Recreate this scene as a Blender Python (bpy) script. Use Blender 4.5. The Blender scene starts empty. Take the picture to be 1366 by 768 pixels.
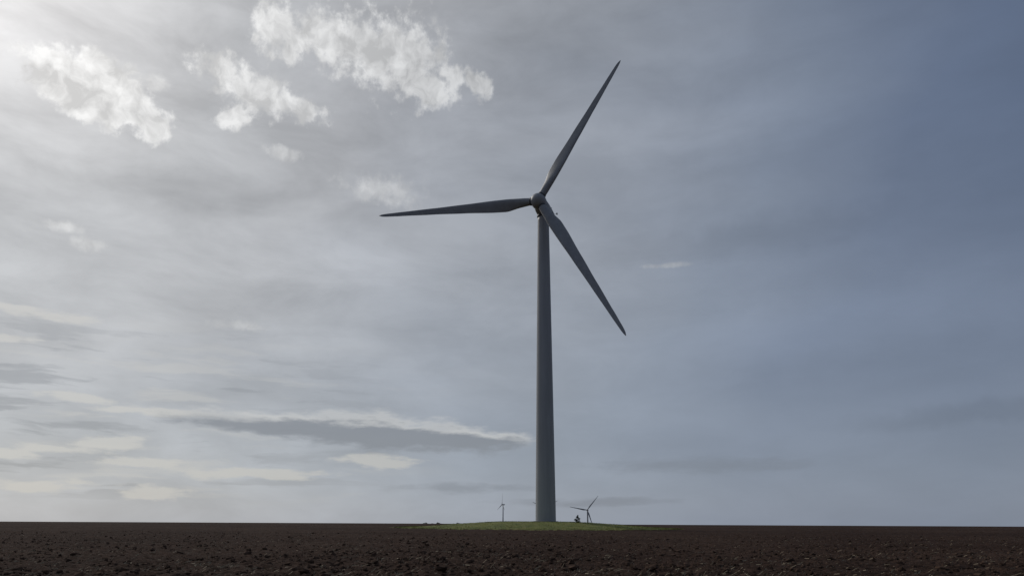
import bpy, math, random
import numpy as np
from mathutils import Matrix, Vector
random.seed(7); rng=np.random.default_rng(11)
scene=bpy.context.scene
scene.view_settings.view_transform='Standard'
scene.view_settings.look='None'
scene.view_settings.exposure=0
R=math.radians

# ------------------------------------------------------------------ helpers
def new_mesh(name, V, F, mat=None, smooth=True):
    """V (n,3) array, F (m,k) array of equal sized faces"""
    V=np.asarray(V,dtype=np.float32); F=np.asarray(F,dtype=np.int32)
    me=bpy.data.meshes.new(name)
    me.vertices.add(len(V)); me.vertices.foreach_set("co",V.ravel())
    m,k=F.shape
    me.loops.add(m*k); me.loops.foreach_set("vertex_index",F.ravel())
    me.polygons.add(m)
    me.polygons.foreach_set("loop_start",np.arange(0,m*k,k,dtype=np.int32))
    me.polygons.foreach_set("use_smooth",np.full(m,smooth,dtype=bool))
    me.update(calc_edges=True); me.validate()
    if mat: me.materials.append(mat)
    return me
def add_obj(name, me, parent=None, mat=None):
    o=bpy.data.objects.new(name,me); scene.collection.objects.link(o)
    if mat and me: me.materials.append(mat)
    if parent: o.parent=parent
    return o
def pymesh(name,verts,faces,mat=None,smooth=True):
    me=bpy.data.meshes.new(name); me.from_pydata([tuple(v) for v in verts],[],faces); me.update()
    for p in me.polygons: p.use_smooth=smooth
    if mat: me.materials.append(mat)
    return me
def loft(rings,cap=True):
    n=len(rings[0]); V=[v for r in rings for v in r]; F=[]
    for i in range(len(rings)-1):
        for j in range(n):
            k=(j+1)%n
            F.append((i*n+j,i*n+k,(i+1)*n+k,(i+1)*n+j))
    if cap:
        F.append(tuple(range(n-1,-1,-1))); b=(len(rings)-1)*n
        F.append(tuple(range(b,b+n)))
    return V,F
def sstep(a,b,x):
    t=np.clip((x-a)/(b-a),0,1); return t*t*(3-2*t)
def _h(ix,iy,s):
    n=(ix.astype(np.int64)*374761393+iy.astype(np.int64)*668265263+s*2147483647)&0xffffffff
    n=((n^(n>>13))*1274126177)&0xffffffff
    n=n^(n>>16)
    return (n&0xffff)/65535.0
def vnoise(x,y,s=0):
    ix=np.floor(x); iy=np.floor(y); fx=x-ix; fy=y-iy
    fx=fx*fx*fx*(fx*(fx*6-15)+10); fy=fy*fy*fy*(fy*(fy*6-15)+10)
    a=_h(ix,iy,s); b=_h(ix+1,iy,s); c=_h(ix,iy+1,s); d=_h(ix+1,iy+1,s)
    return (a+(b-a)*fx)*(1-fy)+(c+(d-c)*fx)*fy-0.5
def fbm(x,y,o=4,s=0):
    t=0;a=1
    for i in range(o):
        t=t+a*vnoise(x,y,s+i*17); x=x*2.03+3.1; y=y*2.03+1.7; a*=.5
    return t

# ------------------------------------------------------------------ terrain
MX,MY=6.5,186.0
def base_height(x,y):
    d=np.hypot(x,y)
    z=1.50*sstep(60,330,d)-46*sstep(360,1950,d)+40*sstep(2050,3200,d)
    z=z+0.5*fbm(x/160,y/160,2,5)*sstep(15,60,d)*(1-sstep(150,260,d))
    rm=np.hypot((x-MX)/1.0,(y-MY)/1.05)+2.0*fbm(x/9,y/9,2,9)
    w=1-sstep(7,34,rm)
    return z*(1-w)+1.98*w
def detail(x,y):
    d=np.hypot(x,y)
    fade=(1-sstep(120,300,d))
    rm=np.hypot(x-MX,y-MY); fade=fade*sstep(24,36,rm)
    a=R(24); v=-x*math.sin(a)+y*math.cos(a)
    fur=0.030*np.sin(v*2*math.pi/0.9+2.2*fbm(x/3,y/3,2,3))
    n=0.11*fbm(x/1.3,y/1.3,3,21)
    l=fbm(x/.28,y/.28,3,33); l=np.maximum(l,0)
    return fade*(fur+n+0.13*l)+0.03*fade
def height(x,y): return base_height(x,y)+detail(x,y)

# ------------------------------------------------------------------ materials
class NT:
    def __init__(s,tree): s.t=tree; s.n=tree.nodes; s.l=tree.links
    def node(s,typ,**kw):
        n=s.n.new(typ)
        for k,v in kw.items(): setattr(n,k,v)
        return n
    def put(s,sock,v):
        if isinstance(v,bpy.types.NodeSocket): s.l.new(v,sock)
        elif v is not None: sock.default_value=v
    def math(s,op,a,b=None,c=None,clamp=False):
        n=s.node('ShaderNodeMath',operation=op); n.use_clamp=clamp
        s.put(n.inputs[0],a)
        if b is not None: s.put(n.inputs[1],b)
        if c is not None: s.put(n.inputs[2],c)
        return n.outputs[0]
    def vmath(s,op,a,b=None,c=None,scale=None):
        n=s.node('ShaderNodeVectorMath',operation=op)
        s.put(n.inputs[0],a)
        if b is not None: s.put(n.inputs[1],b)
        if c is not None: s.put(n.inputs[2],c)
        if scale is not None: s.put(n.inputs['Scale'],scale)
        return n.outputs['Value'] if op in('LENGTH','DOT_PRODUCT') else n.outputs['Vector']
    def comb(s,x,y,z):
        n=s.node('ShaderNodeCombineXYZ'); s.put(n.inputs[0],x);s.put(n.inputs[1],y);s.put(n.inputs[2],z); return n.outputs[0]
    def noise(s,vec,scale,detail=4,rough=.5,dist=0,col=False,dim='3D'):
        n=s.node('ShaderNodeTexNoise',noise_dimensions=dim); s.put(n.inputs['Vector'],vec)
        n.inputs['Scale'].default_value=scale;n.inputs['Detail'].default_value=detail
        n.inputs['Roughness'].default_value=rough;n.inputs['Distortion'].default_value=dist
        return n.outputs['Color'] if col else n.outputs[0]
    def mapr(s,v,a,b,c=0,d=1,smooth=False):
        n=s.node('ShaderNodeMapRange')
        if smooth: n.interpolation_type='SMOOTHSTEP'
        s.put(n.inputs[0],v)
        for i,q in enumerate((a,b,c,d)): n.inputs[i+1].default_value=q
        return n.outputs[0]
    def mapping(s,vec,loc=(0,0,0),rot=0,scale=(1,1,1),typ='POINT'):
        mp=s.node('ShaderNodeMapping',vector_type=typ)
        mp.inputs['Location'].default_value=loc; mp.inputs['Rotation'].default_value=(0,0,R(rot)); mp.inputs['Scale'].default_value=scale
        s.put(mp.inputs[0],vec); return mp.outputs[0]
    def mix(s,f,a,b,blend='MIX'):
        n=s.node('ShaderNodeMix',data_type='RGBA',blend_type=blend)
        s.put(n.inputs[0],f)
        for i,q in((6,a),(7,b)):
            if isinstance(q,tuple) and len(q)==3: q=(*q,1)
            s.put(n.inputs[i],q)
        return n.outputs[2]
    def ramp(s,v,stops,interp='LINEAR'):
        n=s.node('ShaderNodeValToRGB'); n.color_ramp.interpolation=interp
        e=n.color_ramp.elements
        while len(e)<len(stops): e.new(.5)
        for el,(p,c) in zip(e,stops):
            el.position=p; el.color=(*c,1) if len(c)==3 else c
        s.put(n.inputs[0],v); return n.outputs[0]
def material(name):
    m=bpy.data.materials.new(name); m.use_nodes=True
    nt=NT(m.node_tree); b=m.node_tree.nodes['Principled BSDF']
    return m,nt,b

# soil
m_soil,nt,b=material("ploughed_soil")
pos=nt.node('ShaderNodeNewGeometry').outputs['Position']
n1=nt.noise(pos,.035,3,.6); n2=nt.noise(pos,1.6,4,.65); n3=nt.noise(pos,9,3,.7)
c=nt.mix(nt.mapr(n2,.35,.65),(.024,.0140,.0100),(.066,.0395,.0280))
c=nt.mix(nt.mapr(n3,.5,.72),c,(.105,.067,.049))
c=nt.mix(nt.mapr(n1,.4,.62),c,nt.mix(1,c,(.70,.67,.67),'MULTIPLY'))
nt.put(b.inputs['Base Color'],c); b.inputs['Roughness'].default_value=1.0
b.inputs['Specular IOR Level'].default_value=.05
bp=nt.node('ShaderNodeBump'); bp.inputs['Strength'].default_value=.9; bp.inputs['Distance'].default_value=.06
nt.put(bp.inputs['Height'],nt.noise(pos,7,4,.7)); nt.put(b.inputs['Normal'],bp.outputs[0])

m_clod,nt,b=material("soil_clod")
pos=nt.node('ShaderNodeNewGeometry').outputs['Position']
c=nt.mix(nt.mapr(nt.noise(pos,2.3,3,.7),.35,.65),(.030,.018,.013),(.110,.070,.050))
nt.put(b.inputs['Base Color'],c); b.inputs['Roughness'].default_value=1.0; b.inputs['Specular IOR Level'].default_value=.05

m_straw,nt,b=material("straw")
pos=nt.node('ShaderNodeNewGeometry').outputs['Position']
c=nt.mix(nt.noise(pos,1.1,3),(.12,.085,.05),(.36,.29,.18))
nt.put(b.inputs['Base Color'],c); b.inputs['Roughness'].default_value=.8

m_grass,nt,b=material("grass")
pos=nt.node('ShaderNodeNewGeometry').outputs['Position']
c=nt.mix(nt.mapr(nt.noise(pos,.22,4,.65),.35,.65),(.085,.110,.020),(.185,.195,.042))
c=nt.mix(nt.mapr(nt.noise(pos,.9,3,.6),.52,.7),c,(.21,.18,.06))
nt.put(b.inputs['Base Color'],c); b.inputs['Roughness'].default_value=.85
b.inputs['Specular IOR Level'].default_value=.2

m_white,nt,b=material("turbine_paint")
tc=nt.node('ShaderNodeTexCoord').outputs['Object']
n=nt.noise(nt.mapping(tc,scale=(1.2,1.2,.06)),1.0,5,.65); n2=nt.noise(tc,.12,3,.5)
c=nt.mix(nt.mapr(n,.35,.75),(.39,.395,.40),(.32,.322,.325))
c=nt.mix(nt.mapr(n2,.45,.7,0,.5),c,(.32,.32,.315))
nt.put(b.inputs['Base Color'],c)
nt.put(b.inputs['Roughness'],nt.mapr(n,.3,.7,.45,.62))
b.inputs['Specular IOR Level'].default_value=.35

m_blade,nt,b=material("blade_gelcoat")
tc=nt.node('ShaderNodeTexCoord').outputs['Object']
n=nt.noise(tc,.5,4,.6)
c=nt.mix(nt.mapr(n,.35,.7),(.33,.332,.335),(.265,.265,.268))
nt.put(b.inputs['Base Color'],c); b.inputs['Roughness'].default_value=.5
b.inputs['Specular IOR Level'].default_value=.35

m_dark,nt,b=material("dark_metal")
tc=nt.node('ShaderNodeTexCoord').outputs['Object']
c=nt.mix(nt.noise(tc,3,4),(.05,.052,.055),(.09,.09,.095))
nt.put(b.inputs['Base Color'],c); b.inputs['Roughness'].default_value=.6
m_conc,nt,b=material("concrete")
tc=nt.node('ShaderNodeTexCoord').outputs['Object']
c=nt.mix(nt.noise(tc,2,6,.7),(.15,.145,.135),(.26,.25,.24))
nt.put(b.inputs['Base Color'],c); b.inputs['Roughness'].default_value=.9
m_leaf,nt,b=material("dark_foliage")
pos=nt.node('ShaderNodeNewGeometry').outputs['Position']
c=nt.mix(nt.noise(pos,2,3),(.018,.026,.010),(.05,.065,.022))
nt.put(b.inputs['Base Color'],c); b.inputs['Roughness'].default_value=.85
m_bark,nt,b=material("bark")
pos=nt.node('ShaderNodeNewGeometry').outputs['Position']
nt.put(b.inputs['Base Color'],nt.mix(nt.noise(pos,4,3),(.035,.026,.020),(.065,.050,.038))); b.inputs['Roughness'].default_value=.9

# ------------------------------------------------------------------ ground sheet
az=np.concatenate([np.linspace(R(-44),R(44),820),np.linspace(R(44),R(316),62)[1:-1]])
rad=np.concatenate([[.01],np.linspace(.6,19,24)[:-1],np.geomspace(19,290,560)[:-1],np.geomspace(290,16000,60)])
A,D=np.meshgrid(az,rad)
X=D*np.sin(A); Y=D*np.cos(A); Z=height(X,Y)
nr,na=X.shape
V=np.stack([X,Y,Z],-1).reshape(-1,3)
i=np.arange(nr-1)[:,None]*na; j=np.arange(na)[None,:]; k=(j+1)%na
F=np.stack([i+j,i+k,i+na+k,i+na+j],-1).reshape(-1,4)
ground=add_obj("ploughed_field_ground",new_mesh("ground",V,F,m_soil,True))

# ------------------------------------------------------------------ clods
t=(1+5**.5)/2
ico=np.array([(-1,t,0),(1,t,0),(-1,-t,0),(1,-t,0),(0,-1,t),(0,1,t),(0,-1,-t),(0,1,-t),(t,0,-1),(t,0,1),(-t,0,-1),(-t,0,1)],float)/math.hypot(1,t)
icf=np.array([(0,11,5),(0,5,1),(0,1,7),(0,7,10),(0,10,11),(1,5,9),(5,11,4),(11,10,2),(10,7,6),(7,1,8),(3,9,4),(3,4,2),(3,2,6),(3,6,8),(3,8,9),(4,9,5),(2,4,11),(6,2,10),(8,6,7),(9,8,1)])
N=26000
d=19*np.exp(rng.random(N)*math.log(130/19)); a=R(-40)+rng.random(N)*R(80)
cx=d*np.sin(a); cy=d*np.cos(a)
keep=(fbm(cx/6,cy/6,3,77)+.25*rng.standard_normal(N))>-.25
cx,cy,d=cx[keep],cy[keep],d[keep]; N=len(cx)
s=np.clip(np.exp(rng.normal(-3.2,.55,N)),.015,.18)
P=ico[None]*(1+.35*(rng.random((N,12,1))-.5)*2)*s[:,None,None]*np.stack([.8+.6*rng.random(N),.8+.6*rng.random(N),.5+.35*rng.random(N)],-1)[:,None,:]
th=rng.random(N)*6.283; cs,sn=np.cos(th)[:,None],np.sin(th)[:,None]
P=np.stack([P[...,0]*cs-P[...,1]*sn,P[...,0]*sn+P[...,1]*cs,P[...,2]],-1)
P+=np.stack([cx,cy,height(cx,cy)+s*.25],-1)[:,None,:]
Fc=(icf[None]+(np.arange(N)*12)[:,None,None]).reshape(-1,3)
add_obj("soil_clods",new_mesh("soil_clods",P.reshape(-1,3),Fc,m_clod,False))

# straw / stubble residue
N=20000
d=19*np.exp(rng.random(N)*math.log(120/19)); a=R(-40)+rng.random(N)*R(80)
cx=d*np.sin(a); cy=d*np.cos(a)
keep=(fbm(cx/4,cy/4,3,177)+.2*rng.standard_normal(N))>.0
cx,cy=cx[keep],cy[keep]; N=len(cx)
L=.06+.25*rng.random(N)**2; w=.006+.011*rng.random(N); th=rng.random(N)*6.283; el=np.abs(rng.normal(0,.35,N))
dx=np.stack([np.cos(th)*np.cos(el),np.sin(th)*np.cos(el),np.sin(el)],-1)*L[:,None]
sd=np.stack([-np.sin(th)*.7,np.cos(th)*.7,np.full(N,.7)],-1)*w[:,None]
c0=np.stack([cx,cy,height(cx,cy)+.02],-1)
P=np.stack([c0-sd,c0+dx-sd,c0+dx+sd,c0+sd],1).reshape(-1,3)
add_obj("straw_stubble",new_mesh("straw_stubble",P,np.arange(4*N).reshape(-1,4),m_straw,False))

# ------------------------------------------------------------------ grass patch
na2,nr2=240,60
aa=np.linspace(0,2*math.pi,na2,endpoint=False)
edge=33.0+2.2*(fbm(np.cos(aa)*3+9,np.sin(aa)*3+4,4,51))*1.6
rr=np.linspace(.02,1,nr2)
RR,AA=np.meshgrid(rr,aa,indexing='ij')
gx=MX+RR*edge[None]*np.cos(AA)*1.02; gy=MY+RR*edge[None]*np.sin(AA)
gz=height(gx,gy)+.09*(1-RR**8)-.03*RR**8+.06*fbm(gx/1.2,gy/1.2,3,61)
V=np.stack([gx,gy,gz],-1).reshape(-1,3)
i=np.arange(nr2-1)[:,None]*na2; j=np.arange(na2)[None,:]; k=(j+1)%na2
F=np.stack([i+j,i+na2+j,i+na2+k,i+k],-1).reshape(-1,4)
gm=add_obj("grass_patch",new_mesh("grass_patch",V,F,m_grass,True))
N=30000
r=np.sqrt(rng.random(N))*33.8; a=rng.random(N)*6.283
bx=MX+r*np.cos(a); by=MY+r*np.sin(a)
h=(.07+.13*rng.random(N)**2)*(1+1.2*np.maximum(fbm(bx/3,by/3,3,88),0)); w=.02+.03*rng.random(N)
th=rng.random(N)*3.1416
c0=np.stack([bx,by,height(bx,by)+.05],-1)
sd=np.stack([np.cos(th),np.sin(th),0*th],-1)*w[:,None]
tip=c0+np.stack([rng.normal(0,.05,N),rng.normal(0,.05,N),h],-1)
P=np.stack([c0-sd,c0+sd,tip],1).reshape(-1,3)
add_obj("grass_tufts",new_mesh("grass_tufts",P,np.arange(3*N).reshape(-1,3),m_grass,False))

# ------------------------------------------------------------------ wind turbine parts
HUBH=80.0
def interp(t,pts):
    for (a,va),(b,vb) in zip(pts,pts[1:]):
        if t<=b: 
            u=(t-a)/(b-a); u=u*u*(3-2*u)*.5+u*.5
            return va+(vb-va)*u
    return pts[-1][1]
def blade_mesh(RL,name="blade"):
    """root near hub, tip at z=RL, leading edge +X, wind side -Y"""
    rings=[]; n=28
    for q in range(58):
        t=q/57
        z=1.1+(RL-1.1)*t
        s=z/RL
        chord=interp(s,[(0,1.95),(.045,1.95),(.10,2.45),(.19,3.45),(.26,3.35),(.45,2.55),(.65,1.85),(.85,1.25),(.955,.90),(.985,.60),(1.0,.15)])
        thick=interp(s,[(0,1.0),(.045,1.0),(.10,.70),(.19,.36),(.3,.27),(.6,.20),(1,.17)])
        blend=interp(s,[(0,0),(.045,0),(.19,1),(1,1)])
        tw=R(interp(s,[(0,15),(.15,15),(.3,9),(.6,3),(1,0)]))+R(3)
        ax=interp(s,[(0,.5),(.045,.5),(.19,.36),(1,.36)])
        ring=[]
        for j in range(n):
            f=2*math.pi*j/n
            xc=.5*(1-math.cos(f)); 
            sgn=1 if f<math.pi else -1
            yt=5*thick*(.2969*math.sqrt(max(xc,0))-.126*xc-.3516*xc**2+.2843*xc**3-.1036*xc**4)
            camber=.035*(1-(2*xc-1)**2)*(1 if s>.1 else 0)
            ya=sgn*yt+camber
            yr=.5*math.sin(f)*thick
            Y_=yr*(1-blend)+ya*blend
            lx=(ax-xc)*chord; ly=Y_*chord
            x=lx*math.cos(tw)+ly*math.sin(tw); y=-lx*math.sin(tw)+ly*math.cos(tw)
            ring.append((x,y,z))
        rings.append(ring)
    V,F=loft(rings)
    return pymesh(name,V,F,m_blade)
def lathe_y(profile,n=40):
    """profile (y,r) revolved round Y"""
    rings=[[(r*math.cos(2*math.pi*j/n),y,r*math.sin(2*math.pi*j/n)) for j in range(n)] for y,r in profile]
    return loft(rings)
def box(cx,cy,cz,sx,sy,sz):
    V=[(cx+a*sx/2,cy+b_*sy/2,cz+c_*sz/2) for a in(-1,1) for b_ in(-1,1) for c_ in(-1,1)]
    F=[(0,1,3,2),(4,6,7,5),(0,4,5,1),(2,3,7,6),(0,2,6,4),(1,5,7,3)]
    return V,F
def join(parts):
    V=[];F=[]
    for v,f in parts:
        o=len(V); V+=list(v); F+=[tuple(q+o for q in ff) for ff in f]
    return V,F
def cyl(p0,p1,r0,r1,n=12):
    p0=Vector(p0);p1=Vector(p1); d=(p1-p0).normalized()
    u=d.orthogonal().normalized(); v=d.cross(u)
    return loft([[tuple(p+ (u*math.cos(2*math.pi*j/n)+v*math.sin(2*math.pi*j/n))*r) for j in range(n)] for p,r in((p0,r0),(p1,r1))])

# tower profile
RB,RT=2.42,1.48
def tower_mesh():
    prof=[]
    top=HUBH-1.95
    for z in np.linspace(-1.2,top,60):
        t=max(0,z)/top; prof.append((z,RB+(RT-RB)*(t**1.05)))
    n=64
    rings=[[(r*math.cos(2*math.pi*j/n),r*math.sin(2*math.pi*j/n),z) for j in range(n)] for z,r in prof]
    V,F=loft(rings); return pymesh("tower",V,F,m_white)
def nacelle_mesh():
    n=36; rings=[]
    prof=[(-3.35,1.45,1.45,0),(-3.0,1.62,1.62,0),(-2.0,1.78,1.80,0),(0,1.85,1.92,.05),(3.0,1.85,1.95,.1),(5.6,1.78,1.85,.18),(6.9,1.6,1.6,.3),(7.4,1.3,1.3,.35),(7.55,.9,.9,.38)]
    for y,w,h,dz in prof:
        ring=[]
        e=.62 if y>-2.5 else .85
        for j in range(n):
            f=2*math.pi*j/n; cx_,sz_=math.cos(f),math.sin(f)
            ring.append((w*math.copysign(abs(cx_)**e,cx_),y,dz+h*math.copysign(abs(sz_)**e,sz_)))
        rings.append(ring)
    return pymesh("nacelle",*loft(rings),m_white)
def spinner_mesh():
    prof=[(1.35,1.5),(1.3,1.9),(.9,2.02),(0,2.05),(-.7,1.97),(-1.3,1.72),(-1.8,1.30),(-2.15,.80),(-2.32,.35),(-2.36,.04)]
    V,F=lathe_y(prof)
    return pymesh("spinner",V,F,m_white)
me_tower=tower_mesh(); me_nac=nacelle_mesh(); me_spin=spinner_mesh()
me_cuff=pymesh("blade_root_collar",*loft([[(r*math.cos(2*math.pi*j/32),r*math.sin(2*math.pi*j/32),z) for j in range(32)] for z,r in((1.2,1.05),(2.15,1.08),(2.25,1.0),(2.26,.9))]),m_dark)
blades={}
def turbine(x,y,zb,yaw,phase,RL=45.39,tilt=.0859,cone=.0452,ov=4.8645,detailed=False):
    e=bpy.data.objects.new("wind_turbine",None); scene.collection.objects.link(e)
    e.location=(x,y,zb); e.empty_display_size=5
    add_obj("tower",me_tower,e)
    ct,st=math.cos(tilt),math.sin(tilt)
    n=Vector((-math.sin(yaw)*ct,-math.cos(yaw)*ct,st))
    rt=Vector((math.cos(yaw),-math.sin(yaw),0)); up=rt.cross(-n)
    M=Matrix.Identity(4)
    for r_ in range(3):
        M[r_][0]=rt[r_]; M[r_][1]=-n[r_]; M[r_][2]=up[r_]
    top=Vector((0,0,HUBH))
    Mn=Matrix.Translation(top)@M
    o=add_obj("nacelle",me_nac,e); o.matrix_local=Mn
    Mh=Matrix.Translation(top+n*ov)@M
    o=add_obj("spinner",me_spin,e); o.matrix_local=Mh
    if RL not in blades: blades[RL]=blade_mesh(RL)
    for q in range(3):
        a=phase+q*2*math.pi/3
        B=Mh@Matrix.Rotation(math.pi/2-a,4,'Y')@Matrix.Rotation(cone,4,'X')
        o=add_obj("blade_%d"%(q+1),blades[RL],e); o.matrix_local=B
        o=add_obj("blade_root_collar_%d"%(q+1),me_cuff,e); o.matrix_local=B
    if detailed:
        V,F=loft([[(r*math.cos(2*math.pi*j/40),r*math.sin(2*math.pi*j/40),z) for j in range(40)] for z,r in((HUBH-2.3,1.56),(HUBH-2.25,1.66),(HUBH-1.7,1.66))])
        add_obj("yaw_bearing",pymesh("yaw_bearing",V,F,m_dark),e)
        for k_,sz in enumerate((18.5,38.5,58.5)):
            rr_=RB+(RT-RB)*((sz/(HUBH-1.95))**1.05)
            V,F=loft([[(r*math.cos(2*math.pi*j/64),r*math.sin(2*math.pi*j/64),z) for j in range(64)] for z,r in((sz-.035,rr_-.01),(sz-.03,rr_+.006),(sz+.03,rr_+.006),(sz+.035,rr_-.01))],False)
            add_obj("flange_seam_%d"%(k_+1),pymesh("flange_seam",V,F,m_white),e)
        parts=[cyl((.6,6.2,2.0),(.6,6.2,3.5),.05,.04),cyl((-.6,6.2,2.0),(-.6,6.2,3.4),.05,.04),box(.6,6.2,3.6,.35,.12,.18),box(-.6,6.2,3.5,.3,.3,.12),
               box(0,4.5,2.15,1.6,1.8,.35),cyl((1.8,5.0,.9),(2.5,5.0,.9),.06,.05),box(2.55,5.0,.95,.25,.4,.45),cyl((-.6,6.2,2.6),(.6,6.2,2.6),.035,.035)]
        o=add_obj("weather_instruments",pymesh("weather_instruments",*join(parts),m_dark,False),e); o.matrix_local=Mn
        parts=[box(0,3.2,-1.90,1.5,1.6,.08),box(1.86,3.5,.3,.06,1.6,.7),box(-1.86,3.5,.3,.06,1.6,.7)]
        o=add_obj("nacelle_hatches",pymesh("nacelle_hatches",*join(parts),m_dark,False),e); o.matrix_local=Mn
        V,F=loft([[(r*math.cos(2*math.pi*j/64),r*math.sin(2*math.pi*j/64),z) for j in range(64)] for z,r in((-1.4,3.0),(.10,3.0),(.16,2.92),(.16,2.2))])
        add_obj("foundation_plinth",pymesh("foundation_plinth",V,F,m_conc,False),e)
        da=R(75)
        Md=Matrix.Rotation(da,4,'Z')
        V=[];F=[]
        rw=RB+.03
        for q in range(9):
            f=(-.19+.38*q/8); 
            for z in(1.3,3.5): V.append((rw*math.cos(f),rw*math.sin(f),z))
        F=[(2*q,2*q+2,2*q+3,2*q+1) for q in range(8)]
        o=add_obj("door",pymesh("door",V,F,m_dark),e); o.matrix_local=Md
        parts=[box(RB+.55,0,1.22,1.1,1.3,.08)]
        for q in range(5): parts.append(box(RB+1.25+.26*q,0,1.02-.21*q,.28,1.1,.05))
        for s_ in(-.6,.6):
            parts+= [cyl((RB+.1,s_,2.25),(RB+1.1,s_,2.25),.03,.03),cyl((RB+1.1,s_,2.25),(RB+2.5,s_,1.1),.03,.03),cyl((RB+1.05,s_,0),(RB+1.05,s_,2.25),.03,.03),cyl((RB+2.45,s_,0),(RB+2.45,s_,1.12),.03,.03)]
        o=add_obj("steps",pymesh("steps",*join(parts),m_dark,False),e); o.matrix_local=Md
    return e
TX,TY=8.2756,185.8715
turbine(TX,TY,2.0593,.3045,1.0383,detailed=True)
def gz_at(x,y): return float(base_height(np.array([float(x)]),np.array([float(y)]))[0])
for (x,y,yaw,ph) in ((-31,3100,1.15,R(88)),(194,1980,.25,R(50)),(109,2450,.1,R(33))):
    turbine(x,y,gz_at(x,y)-.5,yaw,ph)

# ------------------------------------------------------------------ shrub & distant trees
def foliage(clumps,n,leaf):
    V=[];F=[]
    for (c,rx,ry,rz,k) in clumps:
        for _ in range(int(n*k)):
            v=Vector((random.gauss(0,1),random.gauss(0,1),random.gauss(0,1))).normalized()*(random.random()**.4)
            p=Vector(c)+Vector((v.x*rx,v.y*ry,v.z*rz))
            u=Vector((random.gauss(0,1),random.gauss(0,1),random.gauss(0,1))).normalized()
            w=u.orthogonal().normalized(); s=leaf*(.6+.8*random.random()); o=len(V)
            V+= [tuple(p-u*s),tuple(p+w*s*.5),tuple(p+u*s),tuple(p-w*s*.5)]; F.append((o,o+1,o+2,o+3))
    return V,F
sx,sy=15.1,178.0
sz=float(height(np.array([sx]),np.array([sy]))[0])
e=bpy.data.objects.new("shrub",None); scene.collection.objects.link(e); e.location=(sx,sy,sz)
V,F=foliage([((0,0,1.2),.32,.32,.34,1),((-.35,.1,.65),.42,.4,.32,1),((.35,-.1,.85),.33,.3,.3,.7),((.1,0,1.6),.13,.13,.18,.3),((.1,0,.35),.6,.5,.3,.9)],200,.085)
add_obj("leaves",pymesh("leaves",V,F,m_leaf,False),e)
parts=[cyl((0,0,-.1),(.02,0,1.4),.05,.02,8),cyl((0,0,.3),(-.4,.1,.8),.03,.01,6),cyl((0,0,.4),(.4,-.1,1.0),.03,.01,6)]
add_obj("stems",pymesh("stems",*join(parts),m_bark),e)

clumps=[];parts=[]
for cx0,w0,nn in ((-80,14,10),(-58,3,2)):
    for q in range(nn):
        x=cx0+random.uniform(-w0,w0); y=850+random.uniform(-12,12); g=gz_at(x,y); hgt=1.6-g+random.uniform(.6,1.8)
        parts.append(cyl((x,y,g-.3),(x,y,g+hgt*.6),.3,.12,8))
        for _ in range(5):
            clumps.append(((x+random.gauss(0,1.6),y+random.gauss(0,1.2),g+hgt*random.uniform(.45,.83)),1.8,1.8,hgt*.15,1))
e=bpy.data.objects.new("distant_trees",None); scene.collection.objects.link(e)
V,F=foliage(clumps,110,.45)
add_obj("foliage",pymesh("foliage",V,F,m_leaf,False),e)
add_obj("trunks",pymesh("trunks",*join(parts),m_bark),e)

# ------------------------------------------------------------------ sky
SUN_AZ,SUN_EL=-43.0,36.0
w=bpy.data.worlds.new("sky"); scene.world=w; w.use_nodes=True
w.cycles.sampling_method='MANUAL'; w.cycles.sample_map_resolution=256
nt=NT(w.node_tree); bg=w.node_tree.nodes['Background']
STR=.08
bg.inputs['Strength'].default_value=STR
sk=nt.node('ShaderNodeTexSky',sky_type='NISHITA'); sk.sun_disc=False
sk.sun_elevation=R(SUN_EL); sk.sun_rotation=R(SUN_AZ)
dirv=nt.node('ShaderNodeTexCoord').outputs['Generated']
dirv=nt.vmath('NORMALIZE',dirv)
sep=nt.node('ShaderNodeSeparateXYZ'); nt.put(sep.inputs[0],dirv)
dx_,dy_,dz_=sep.outputs
AZ=nt.math('MULTIPLY',nt.math('ARCTAN2',dx_,dy_),180/math.pi)
EL=nt.math('MULTIPLY',nt.math('ARCSINE',dz_),180/math.pi)
ae=nt.comb(AZ,EL,0)
sv=(math.sin(R(SUN_AZ))*math.cos(R(SUN_EL)),math.cos(R(SUN_AZ))*math.cos(R(SUN_EL)),math.sin(R(SUN_EL)))
th=nt.math('MULTIPLY',nt.math('ARCCOSINE',nt.vmath('DOT_PRODUCT',dirv,sv)),180/math.pi)
n_big=nt.noise(nt.mapping(ae,rot=-3,scale=(.030,.085,1)),1.0,3,.45,0,dim='2D')
thw=nt.math('ADD',th,nt.math('MULTIPLY',nt.math('SUBTRACT',n_big,.5),nt.mapr(th,5,40,4,14)))
veil=nt.ramp(nt.math('DIVIDE',thw,90),[(0,(.95,.95,.95)),(.06,(.80,.80,.81)),(.12,(.60,.605,.615)),(.20,(.465,.475,.49)),(.30,(.395,.405,.425)),(.42,(.300,.322,.362)),(.58,(.188,.224,.292)),(.70,(.118,.154,.232)),(.83,(.088,.123,.200)),(1,(.082,.110,.172))])
hz=nt.math('POWER',nt.mapr(EL,0,32,1,0),1.25)
veil=nt.mix(1,veil,nt.mix(hz,(0,0,0),(.128,.130,.124)),'ADD')
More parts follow.
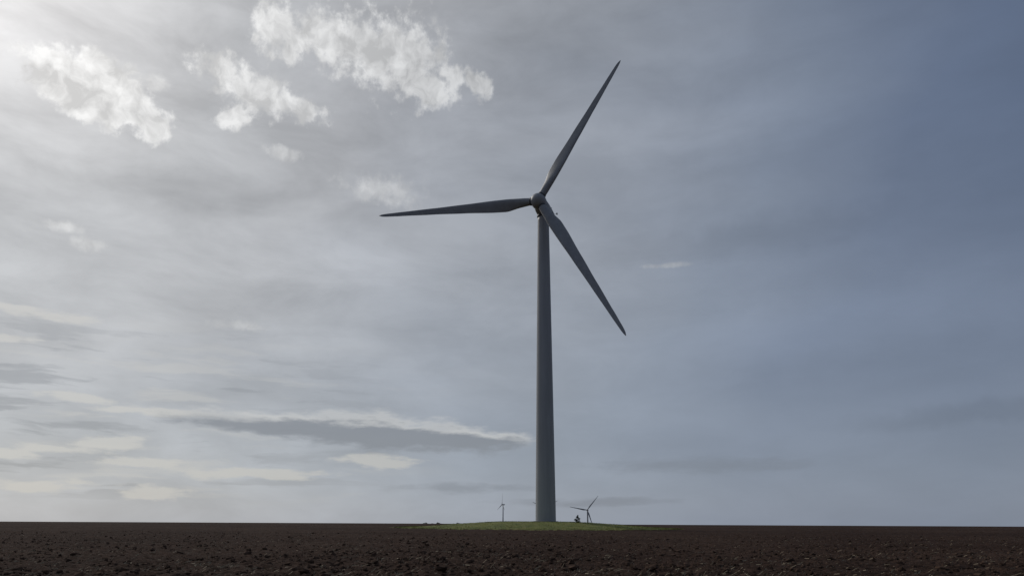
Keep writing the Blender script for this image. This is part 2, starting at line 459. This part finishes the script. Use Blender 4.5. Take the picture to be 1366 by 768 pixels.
# fibrous structure of the high cloud
st2=nt.noise(nt.mapping(ae,rot=-9,scale=(.10,.26,1)),1.0,7,.58,.2,dim='2D')
leftw=nt.mapr(th,15,62,1,.28)
f2=nt.math('ADD',1,nt.math('MULTIPLY',nt.mapr(st2,.3,.7,-.16,.17),leftw))
veil=nt.vmath('SCALE',veil,scale=f2)
def blobs(lst,coord,k=.25,rot=0):
    """union of ellipses at fixed directions: azimuth, elevation, half-sizes (degrees), common tilt"""
    c_,s_=math.cos(R(rot)),math.sin(R(rot))
    if rot: coord=nt.comb(nt.vmath('DOT_PRODUCT',coord,(c_,s_,0)),nt.vmath('DOT_PRODUCT',coord,(-s_,c_,0)),0)
    cur=None
    for a_,e_,rx,ry in lst:
        u,v=a_*c_+e_*s_,-a_*s_+e_*c_
        l=nt.vmath('LENGTH',nt.vmath('MULTIPLY_ADD',coord,(1/rx,1/ry,0),(-u/rx,-v/ry,0)))
        cur=l if cur is None else nt.math('SMOOTH_MIN',cur,l,k)
    return cur
def warped(coord,scale,amt,det=4,sx_=1,sy_=1,rough=.6):
    n=nt.noise(nt.mapping(coord,scale=(sx_,sy_,1)),scale,det,rough,0,True,'2D')
    off=nt.vmath('MULTIPLY',nt.vmath('SUBTRACT',n,(.5,.5,.5)),(amt[0],amt[1],0))
    return nt.vmath('ADD',coord,off)
cw=warped(ae,.30,(2.6,2.0),3)
lw=warped(ae,.35,(4.0,.8),3,.45,1.8)
# broad soft lighter / darker bands
br=nt.mapr(blobs([(17,28.5,17,2.4),(24,13.5,17,2.8),(-12,19,9,2.2)],cw,.2,6),.2,1.4,.22,0,True)
veil=nt.mix(br,veil,nt.vmath('SCALE',veil,scale=1.5))
db=nt.mapr(blobs([(20,20.3,14,1.5),(5,36,9,2.5),(-25,22.5,7,1.3),(32,7,9,.8)],cw,.2,2),.2,1.4,.36,0,True)
veil=nt.mix(db,veil,nt.vmath('SCALE',veil,scale=.70))
# cumulus fragments
cumA=[(-35.0,28.3,2.4,1.6),(-32.3,27.9,3.0,2.1),(-29.9,27.2,2.5,1.5),(-28.6,26.7,1.3,.9)]
cumB=[(-24.4,31.2,2.1,1.0),(-21.2,30.3,3.0,1.5),(-22.9,28.2,1.2,1.1),(-18.2,29.7,1.9,.9),(-20,34.4,2.3,1.5),(-16.6,34.7,3.4,1.8),(-12.3,34.2,4.0,2.5),(-8.9,33.8,2.8,2.7),(-3.2,32.4,1.5,.8),(-7.4,32.0,2.3,1.4),(-5.4,33.0,1.8,.8)]
cumC=[(-10.7,24.5,3.2,1.1),(-28.8,29.3,1.1,.6),(-18.7,26.3,1.5,.6),(-31,17.9,1.4,.5),(-32.7,18.7,1.3,.4),(-20.6,13.6,1.7,.42),(12.4,18.8,1.8,.2)]
fine=nt.noise(ae,.62,8,.63,dim='2D')
fm=nt.math('SUBTRACT',fine,.5)
fo=nt.math('MULTIPLY',fm,1.2)
fo2=nt.math('MULTIPLY',fm,2.4)
fo3=nt.math('MULTIPLY',fm,2.2)
def alpha(l,lo,hi,extra):
    return nt.mapr(nt.math('ADD',l,extra),lo,hi,1,0,True)
aA=nt.math('MULTIPLY',alpha(blobs(cumA,cw,.35,-8),.88,1.25,fo),.97)
aB=nt.math('MULTIPLY',alpha(blobs(cumB,cw,.35,-9),.52,1.32,fo2),.94)
aC=nt.math('MULTIPLY',alpha(blobs(cumC,ae),.25,1.3,fo3),.58)
aCum=nt.math('MAXIMUM',nt.math('MAXIMUM',aA,aB),aC)
cumcol=nt.ramp(nt.math('DIVIDE',th,60),[(0,(.97,.97,.97)),(.2,(.90,.90,.89)),(.45,(.72,.725,.725)),(1,(.34,.36,.385))])
shade=nt.mapr(nt.noise(cw,.42,5,.58,dim='2D'),.35,.65,.68,1.08)
cumcol=nt.vmath('SCALE',cumcol,scale=shade)
col=nt.mix(aCum,veil,cumcol)
# flat low clouds
fl=nt.noise(nt.mapping(ae,scale=(.35,1.4,1)),1.0,6,.62,dim='2D')
flo=nt.math('MULTIPLY',nt.math('SUBTRACT',fl,.5),1.4)
flo2=nt.math('MULTIPLY',nt.math('SUBTRACT',fl,.5),2.6)
lowcol=nt.ramp(nt.math('DIVIDE',th,60),[(0,(.66,.65,.62)),(.5,(.57,.565,.545)),(1,(.42,.425,.42))])
# thin streaks low on the sunward side
sf=nt.noise(nt.mapping(lw,rot=1,scale=(.10,.95,1)),1.0,6,.55,dim='2D')
sm=nt.math('MULTIPLY',nt.mapr(AZ,-28,0,1,0,True),nt.math('MULTIPLY',nt.mapr(EL,.8,2.5,0,1,True),nt.mapr(EL,9,15,1,0,True)))
aS=nt.math('MULTIPLY',nt.mapr(sf,.52,.70,0,.45,True),sm)
col=nt.mix(aS,col,lowcol)
aU=nt.math('MULTIPLY',nt.mapr(sf,.46,.33,0,.50,True),sm)
col=nt.mix(aU,col,(.235,.25,.275))
low=[(-30.3,7.7,2.2,.38),(-33.3,4.0,1.9,.28),(-28,5.1,2.3,.48),(-30.5,4.4,2.2,.28),(-25.7,3.8,3.0,.36),(-31.7,2.2,2.6,.42),(-24.8,1.85,2.6,.42),(-9.9,4.3,3.0,.45),(-18.9,3.3,5.2,.42),(-25.7,7.2,4.6,.28),(-35,11.1,2,.3),(-32.8,12.9,3,.3)]
aL=nt.math('MULTIPLY',alpha(blobs(low,nt.mix(.6,ae,lw),.1),.45,1.3,flo2),.82)
col=nt.mix(aL,col,lowcol)
# long flat bank: soft grey body with lit top edge
len_b=[(-16,6.7,8,.8),(-9.3,6.3,8.5,1.35),(-3.6,6.2,5,.8)]
flg=nt.math('MULTIPLY',flo,.8)
bl=blobs(len_b,lw,.3,-3)
aG=nt.math('MULTIPLY',alpha(bl,.6,1.25,flg),.86)
bl2=blobs(len_b,nt.vmath('ADD',lw,(0,.45,0)),.3,-3)
rim=nt.math('SUBTRACT',1,alpha(bl2,.65,1.2,flg))
gcol=nt.mix(nt.math('MULTIPLY',rim,nt.mapr(nt.math('ADD',EL,nt.math('MULTIPLY',AZ,.07)),4.9,6.0)),(.218,.236,.270),(.55,.555,.555))
col=nt.mix(aG,col,gcol)
# faint darker streaks near the horizon
dk=[(13.5,4.1,8.5,.6),(-3.5,2.5,5,.4),(6,1.5,7,.3)]
aD=nt.math('MULTIPLY',alpha(blobs(dk,lw,.2),.2,1.2,flo),.42)
col=nt.mix(aD,col,(.165,.185,.225))
col=nt.mix(nt.mapr(EL,-3,-.5,1,0),col,(.05,.045,.04))
target=nt.vmath('SCALE',col,scale=1/STR)
final=nt.mix(.93,sk.outputs[0],target)
nt.put(bg.inputs['Color'],final)

# sun (veiled by high cloud)
sl=bpy.data.lights.new("sun","SUN"); sl.energy=1.2; sl.angle=R(10); sl.color=(1,.95,.88)
so=bpy.data.objects.new("sun",sl); scene.collection.objects.link(so)
so.rotation_euler=Vector(sv).to_track_quat('Z','Y').to_euler()
so.location=(-60,40,90)

# ------------------------------------------------------------------ camera
pitch=math.atan(.314); roll=.005
fw=Vector((0,math.cos(pitch),math.sin(pitch))); ax_=Vector((1,0,0)); bx_=Vector((0,-math.sin(pitch),math.cos(pitch)))
rt=ax_*math.cos(roll)+bx_*math.sin(roll); up=-ax_*math.sin(roll)+bx_*math.cos(roll)
cam=bpy.data.cameras.new("camera"); co=bpy.data.objects.new("camera",cam); scene.collection.objects.link(co)
M=Matrix.Identity(4)
for q in range(3): M[q][0]=rt[q];M[q][1]=up[q];M[q][2]=-fw[q]
M.translation=Vector((0,0,1.6)); co.matrix_world=M
cam.sensor_width=36; cam.lens=1000/1366*36; cam.clip_start=.1; cam.clip_end=40000
scene.camera=co
